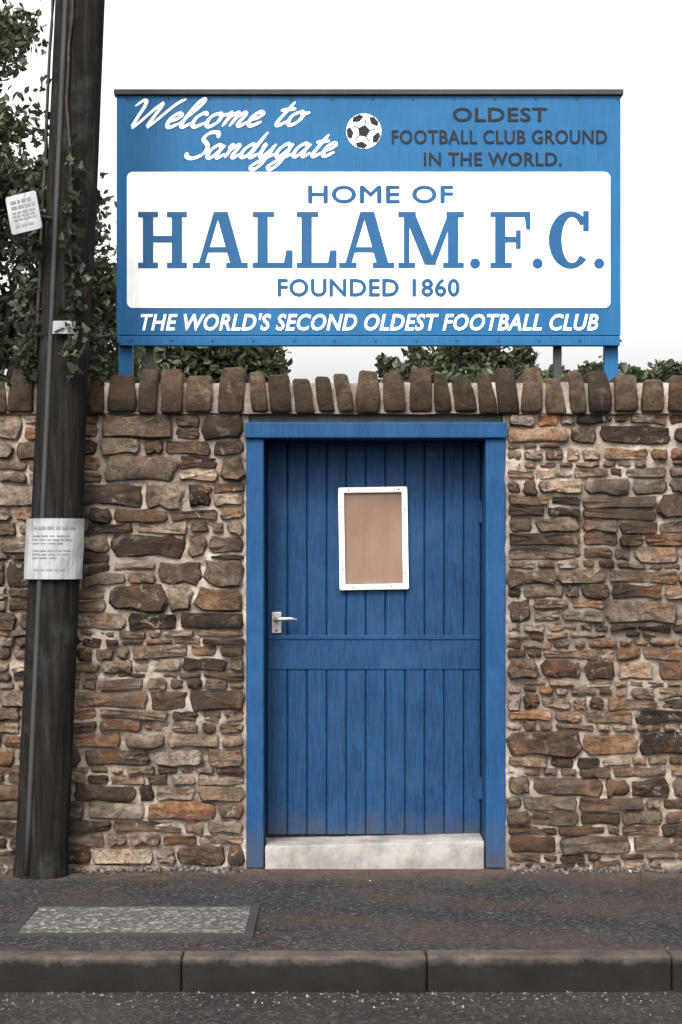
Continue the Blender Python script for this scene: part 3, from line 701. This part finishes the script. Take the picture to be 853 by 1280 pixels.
# cable conduit up the pole
bm = bmesh.new(); pts = []
for i in range(30):
    z = .02 + 7.6 * i / 29; pts.append((pole_x(z) - pole.location.x - pr * .42, -pr * (.98 - .010 * z), z))
tube(bm, pts, [.013] * 30, 8); bmesh.ops.recalc_face_normals(bm, faces=bm.faces); from_bm('conduit', bm, M['dark_steel'], pole, True)
def wrap_plate(name, Y0, Y1, a0, a1, mat, label, cat, rr=.004, bars=(), wob=.0):
    z0, z1 = PZ(Y1, PY - pr), PZ(Y0, PY - pr); zc = (z0 + z1) / 2
    o = thing(name, label, cat, (pole_x(zc), PY, z0))
    def patch(nm, aa, ab, za, zb, r, mt, parent):
        bm = bmesh.new(); n = 14; G = []
        for i in range(n + 1):
            a = R(aa + (ab - aa) * i / n); row = []
            for q in range(7):
                z = za + (zb - za) * q / 6
                rad_ = pr * (1.03 - .012 * z) + r + wob * noise.noise(Vector((a * 2.5, z * 14, Y0)))
                ccx = pole_x(z) - o.location.x
                row.append((ccx + rad_ * math.sin(a), -rad_ * math.cos(a), z - z0, rad_, ccx, a))
            G.append(row)
        f = [[bm.verts.new(p[:3]) for p in row] for row in G]
        b = [[bm.verts.new((p[4] + (p[3] - .003) * math.sin(p[5]), -(p[3] - .003) * math.cos(p[5]), p[2])) for p in row] for row in G]
        for i in range(n):
            for q in range(6):
                bm.faces.new((f[i][q], f[i + 1][q], f[i + 1][q + 1], f[i][q + 1])); bm.faces.new((b[i][q], b[i][q + 1], b[i + 1][q + 1], b[i + 1][q]))
        for q in range(6):
            bm.faces.new((f[0][q], f[0][q + 1], b[0][q + 1], b[0][q])); bm.faces.new((f[n][q], b[n][q], b[n][q + 1], f[n][q + 1]))
        for i in range(n):
            bm.faces.new((f[i][0], b[i][0], b[i + 1][0], f[i + 1][0])); bm.faces.new((f[i][6], f[i + 1][6], b[i + 1][6], b[i][6]))
        bmesh.ops.recalc_face_normals(bm, faces=bm.faces)
        return from_bm(nm, bm, mt, parent, False)
    sh = patch('sheet', a0, a1, z0, z1, rr, mat, o)
    for (u0, u1, v0, v1) in bars:
        u = u0
        while u < u1:
            e = u + rnd.uniform(.035, .11)
            patch('faded_word', a0 + (a1 - a0) * u, a0 + (a1 - a0) * e, z0 + (z1 - z0) * v0, z0 + (z1 - z0) * v1, rr + .0016, M['print'], sh); u = e + .025
    return o
wrap_plate('wrapped_notice', 648, 724, -72, 72, M['paper'], 'weathered pale notice wrapped round the pole at chest height', 'notice', .024,
           [(.24, .78, .82, .87), (.24, .7, .7, .722), (.24, .76, .64, .662), (.24, .62, .58, .602), (.24, .74, .46, .482), (.24, .7, .4, .422), (.24, .5, .34, .362), (.28, .66, .14, .17)], .004)
wrap_plate('small_pole_tag', 402, 418, -14, 26, M['paper'], 'tiny white tag on the pole just above the coping', 'tag', .034, [(.25, .8, .35, .55)])
pl = thing('tilted_plate', 'small tilted white plate fixed to the side of the pole above the wall', 'sign', (PX(31, PY - .2), PY - .2, PZ(291, PY - .2)))
bm = bmesh.new(); pw = .075; ph = .088
mitre(bm, rrect(-pw, pw, -ph, ph, .012, 4), -.003, .003); bmesh.ops.recalc_face_normals(bm, faces=bm.faces)
pf = from_bm('face', bm, M['paper'], pl); pf.location = (0, -.02, ph); pf.rotation_euler = (0, R(-11), R(-12))
for (a, b, zc, hh) in ((-.055, .05, .055, .008), (-.055, .055, .03, .0075), (-.055, .03, .006, .0045), (-.055, .05, -.01, .0045), (-.055, .045, -.026, .0045), (-.05, .02, -.055, .006)):
    while a < b:
        e = a + rnd.uniform(.012, .03); bm = bmesh.new(); mitre(bm, [(a, zc - hh), (e, zc - hh), (e, zc + hh), (a, zc + hh)], -.0045, -.001)
        bmesh.ops.recalc_face_normals(bm, faces=bm.faces); from_bm('faded_word', bm, M['print'], pf); a = e + .006
bm = bmesh.new(); tube(bm, [(.0, -.012, ph), (.13, .14, ph - .005)], [.01, .01], 8); bmesh.ops.recalc_face_normals(bm, faces=bm.faces); from_bm('bracket', bm, M['dark_steel'], pl)

# ------------------------------------------------------------------ vegetation
def leaves(pts, size, seed, droop=.3, shape='leaf'):
    r = random.Random(seed); V = []; Fc = []; T_ = []
    for p, tn in pts:
        s = size * r.uniform(.6, 1.35); q = Quaternion((r.gauss(0, 1), r.gauss(0, 1), r.gauss(0, 1), r.gauss(0, 1))).normalized()
        u = q @ Vector((1, 0, 0)); v = q @ Vector((0, 1, 0)); nn = q @ Vector((0, 0, 1)); o = len(V)
        if shape == 'ivy': prof = [(-.35, 0), (-.5, .28), (-.12, .5), (-.02, .26), (.24, .3), (.66, 0), (.24, -.3), (-.02, -.26), (-.12, -.5), (-.5, -.28)]
        else: prof = [(-.6, 0), (-.1, .33), (.35, .24), (.7, 0), (.35, -.24), (-.1, -.33)]
        for i, (a, b) in enumerate(prof): V.append(p + u * a * s + v * b * s + nn * (abs(b) * .35 * s)); T_.append(min(1, max(0, tn + r.uniform(-.2, .2))))
        m_ = len(prof)
        if m_ == 6: Fc.append((o, o + 1, o + 2, o + 3)); Fc.append((o, o + 3, o + 4, o + 5))
        else:
            Fc += [(o, o + 1, o + 2, o + 3), (o, o + 3, o + 4, o + 5), (o, o + 5, o + 6, o + 7), (o, o + 7, o + 8, o + 9)]
    return V, Fc, T_
def leaf_obj(name, pts, size, seed, mat, parent, shape='leaf'):
    V, Fc, T_ = leaves(pts, size, seed, shape=shape); me = bpy.data.meshes.new(name); me.from_pydata([tuple(v) for v in V], [], Fc); set_tone(me, T_)
    return link_obj(name, me, mat, parent)
def tree(label, X, d, height, lobes, nleaf, size, seed, spread=.9, group='trees beyond the wall', trunk_r=.16):
    """lobes: (dx, dz_fraction, radius) clumps that limbs reach out to"""
    r = random.Random(seed); x = (X - 426.5) * d / F; y = d - CAM_D
    t = thing('tree', label, 'tree', (x, y, -.3), group)
    bm = bmesh.new(); top = height * .8
    trunk = [(.1 * math.sin(i * .9 + seed), .08 * math.cos(i * 1.3), top * i / 9) for i in range(10)]
    tube(bm, trunk, [trunk_r * (1 - .085 * i) for i in range(10)], 9)
    P = []; ends = []
    for (dx, fz, rr) in lobes:
        c = Vector((dx, r.uniform(-.6, .6) * spread, height * fz)); a = Vector(trunk[max(1, min(8, int(9 * fz * .75)))])
        mid = (a + c) / 2 + Vector((0, 0, .12 * height * r.uniform(-.2, .5)))
        tube(bm, [a, mid, c], [trunk_r * .45, trunk_r * .28, trunk_r * .1], 6)
        for _ in range(max(5, int(rr * 11))):
            dr = Vector((r.gauss(0, 1), r.gauss(0, 1), r.gauss(0, .8))).normalized(); e = c + dr * rr * r.uniform(.4, 1.05)
            m2 = (c + e) / 2 + Vector((r.uniform(-.1, .1), r.uniform(-.1, .1), r.uniform(0, .15)))
            tube(bm, [c, m2, e], [trunk_r * .1, trunk_r * .07, trunk_r * .03], 4); ends.append((m2, e, rr))
    per = max(1, nleaf // len(ends))
    for (m2, e, rr) in ends:
        tn = r.uniform(.2, .8)
        for _ in range(per):
            s = r.random() ** .6; p = m2.lerp(e, s); g_ = .16 * rr + .1
            P.append((p + Vector((r.gauss(0, g_), r.gauss(0, g_), r.gauss(0, g_ * .8))), tn))
    bmesh.ops.recalc_face_normals(bm, faces=bm.faces); from_bm('trunk', bm, M['bark'], t, True)
    leaf_obj('crown', P, size, seed, M['leaf'], t); return t
d = 21; k1 = d / F
def lob(X, Xc, Y, rad_px, d, H): return ((X - Xc) * d / F, (CAM_H + .3 + (692 - Y) * d / F) / H, rad_px * d / F)
H = 9.2
tree('tall dark tree behind the pole with thin leafy shoots at its top', -20, 21, H,
     [lob(a, -20, b, c, 21, H) for a, b, c in ((-40, 420, 90), (40, 430, 80), (110, 440, 70), (60, 350, 70), (-40, 320, 90), (105, 370, 45), (95, 300, 40), (40, 270, 40), (-90, 220, 80), (-10, 235, 42), (-40, 140, 45), (-100, 90, 60))], 30000, .075, 3)
tree('sparse leafy tree top rising to the left of the pole', -70, 19, 9.6, [lob(a, -70, b, c, 19, 9.6) for a, b, c in ((0, 170, 30), (-10, 90, 30), (5, 40, 22), (-60, 120, 60), (-90, 250, 80))], 2600, .075, 8, trunk_r=.11)
tree('dense dark tree showing under the lower left of the sign', 245, 30, 7.6, [lob(a, 245, b, c, 30, 7.6) for a, b, c in ((215, 450, 50), (265, 440, 50), (310, 455, 36), (250, 380, 60), (180, 460, 50), (230, 490, 70), (300, 490, 50))], 22000, .11, 12)
tree('loose open tree seen through the gap under the sign centre', 575, 52, 11.5, [lob(a, 575, b, c, 52, 11.5) for a, b, c in ((540, 452, 26), (590, 446, 30), (625, 458, 22), (570, 410, 40), (560, 470, 22), (610, 475, 26), (655, 452, 13), (500, 466, 12))], 6000, .16, 17, trunk_r=.2)
hd = thing('hedge', 'low dark clipped hedge just showing over the coping', 'hedge', (4, 11, -.3))
r = random.Random(31); P = []
for _ in range(26000):
    x = r.uniform(-3.6, 5); y = r.uniform(-.5, .5); topz = 3.4 + .3 + .22 * noise.noise(Vector((x * 1.3, 0, 2))) + .12 * noise.noise(Vector((x * 4, 3, 2)))
    P.append((Vector((x, y, topz * (1 - r.random() ** 2 * .85) + r.gauss(0, .03))), r.random()))
leaf_obj('foliage', P, .085, 4, M['leaf'], hd)
bm = bmesh.new()
for i in range(12): tube(bm, [(-3.3 + i * .72, 0, -.1), (-3.3 + i * .72 + .1, .05, 2.2), (-3.3 + i * .72, 0, 3.4)], [.04, .03, .012], 6)
bmesh.ops.recalc_face_normals(bm, faces=bm.faces); from_bm('stems', bm, M['bark'], hd, True)
# ivy on the upper pole
iv = thing('ivy', 'dark ivy clinging to the upper part of the pole', 'ivy', (pole_x(2.4), PY, 2.4))
r = random.Random(77); P = []; bm = bmesh.new()
for s in range(9):
    a = r.uniform(0, 6.28); pts = []
    for i in range(26):
        z = 2.42 + .13 * i; a += r.gauss(0, .14); rr = pr * 1.0 + .014
        pts.append((pole_x(z) - iv.location.x + rr * math.cos(a), rr * math.sin(a), z - 2.4))
    tube(bm, pts, [.009 * (1 - .03 * i) for i in range(26)], 6)
    for i, p in enumerate(pts):
        z = p[2] + 2.4; dens = 26 if z < 3.25 else (6 if z < 3.55 else 1)
        for _ in range(dens):
            off = abs(r.gauss(0, .075 if z < 3.3 else .03)); dr = Vector((p[0] - (pole_x(z) - iv.location.x), p[1], 0)).normalized()
            if z > 3.45 and dr.x > -.2: continue
            off = min(off, .11) * (.45 if dr.x > .3 else 1)
            if dr.y < -.2 and (abs(z - PZ(410, PY)) < .09 or (dr.x < 0 and abs(z - PZ(268, PY)) < .14)): off *= .15
            P.append((Vector(p) + dr * off + Vector((r.gauss(0, .028), r.gauss(0, .028), r.gauss(0, .06))), r.random() ** 1.5))
bmesh.ops.recalc_face_normals(bm, faces=bm.faces); from_bm('stem', bm, M['bark'], iv, True)
leaf_obj('foliage', P, .042, 5, M['ivy'], iv, 'ivy')

# ------------------------------------------------------------------ grit and litter
r = random.Random(99)
def grit(name, n, fn, smin, smax, label_kind='stuff'):
    V = []; Fc = []; T_ = []
    base = [(1, 0, 0), (-1, 0, 0), (0, 1, 0), (0, -1, 0), (0, 0, 1), (0, 0, -1)]
    fc = [(0, 2, 4), (2, 1, 4), (1, 3, 4), (3, 0, 4), (2, 0, 5), (1, 2, 5), (3, 1, 5), (0, 3, 5)]
    for _ in range(n):
        x, y, z = fn(); s = smin + (smax - smin) * r.random() ** 3; q = Quaternion((r.gauss(0, 1), r.gauss(0, 1), r.gauss(0, 1), r.gauss(0, 1))).normalized(); o = len(V); t = r.random()
        sc = Vector((r.uniform(.7, 1.5), r.uniform(.7, 1.2), r.uniform(.5, .9)))
        for b in base: V.append(tuple(q @ Vector((b[0] * s * sc.x, b[1] * s * sc.y, b[2] * s * sc.z)) + Vector((x, y, z + s * .35)))); T_.append(t)
        Fc += [tuple(i + o for i in f) for f in fc]
    me = bpy.data.meshes.new(name); me.from_pydata(V, [], Fc); set_tone(me, T_); o = link_obj(name, me, M['pebble'], None, True); o['kind'] = 'stuff'; return o
tag(grit('gutter_grit', 3000, lambda: (r.uniform(-4, 4), KY - abs(r.gauss(0, .15)) - .005, -.137), .0015, .009), 'loose grit and small pebbles along the gutter', 'grit')
tag(grit('wall_foot_rubble', 2600, lambda: ((lambda x: (x, -.03 - abs(r.gauss(0, .05)), -.004))(r.choice((r.uniform(-3.5, DL), r.uniform(DR, 3.5))))), .003, .022), 'small stones and dirt along the foot of the wall', 'rubble')
tag(grit('pavement_grit', 900, lambda: (r.uniform(-3, 3), r.uniform(KY + .15, -.1), -.006), .0015, .006), 'scattered grit lying on the asphalt pavement', 'grit')
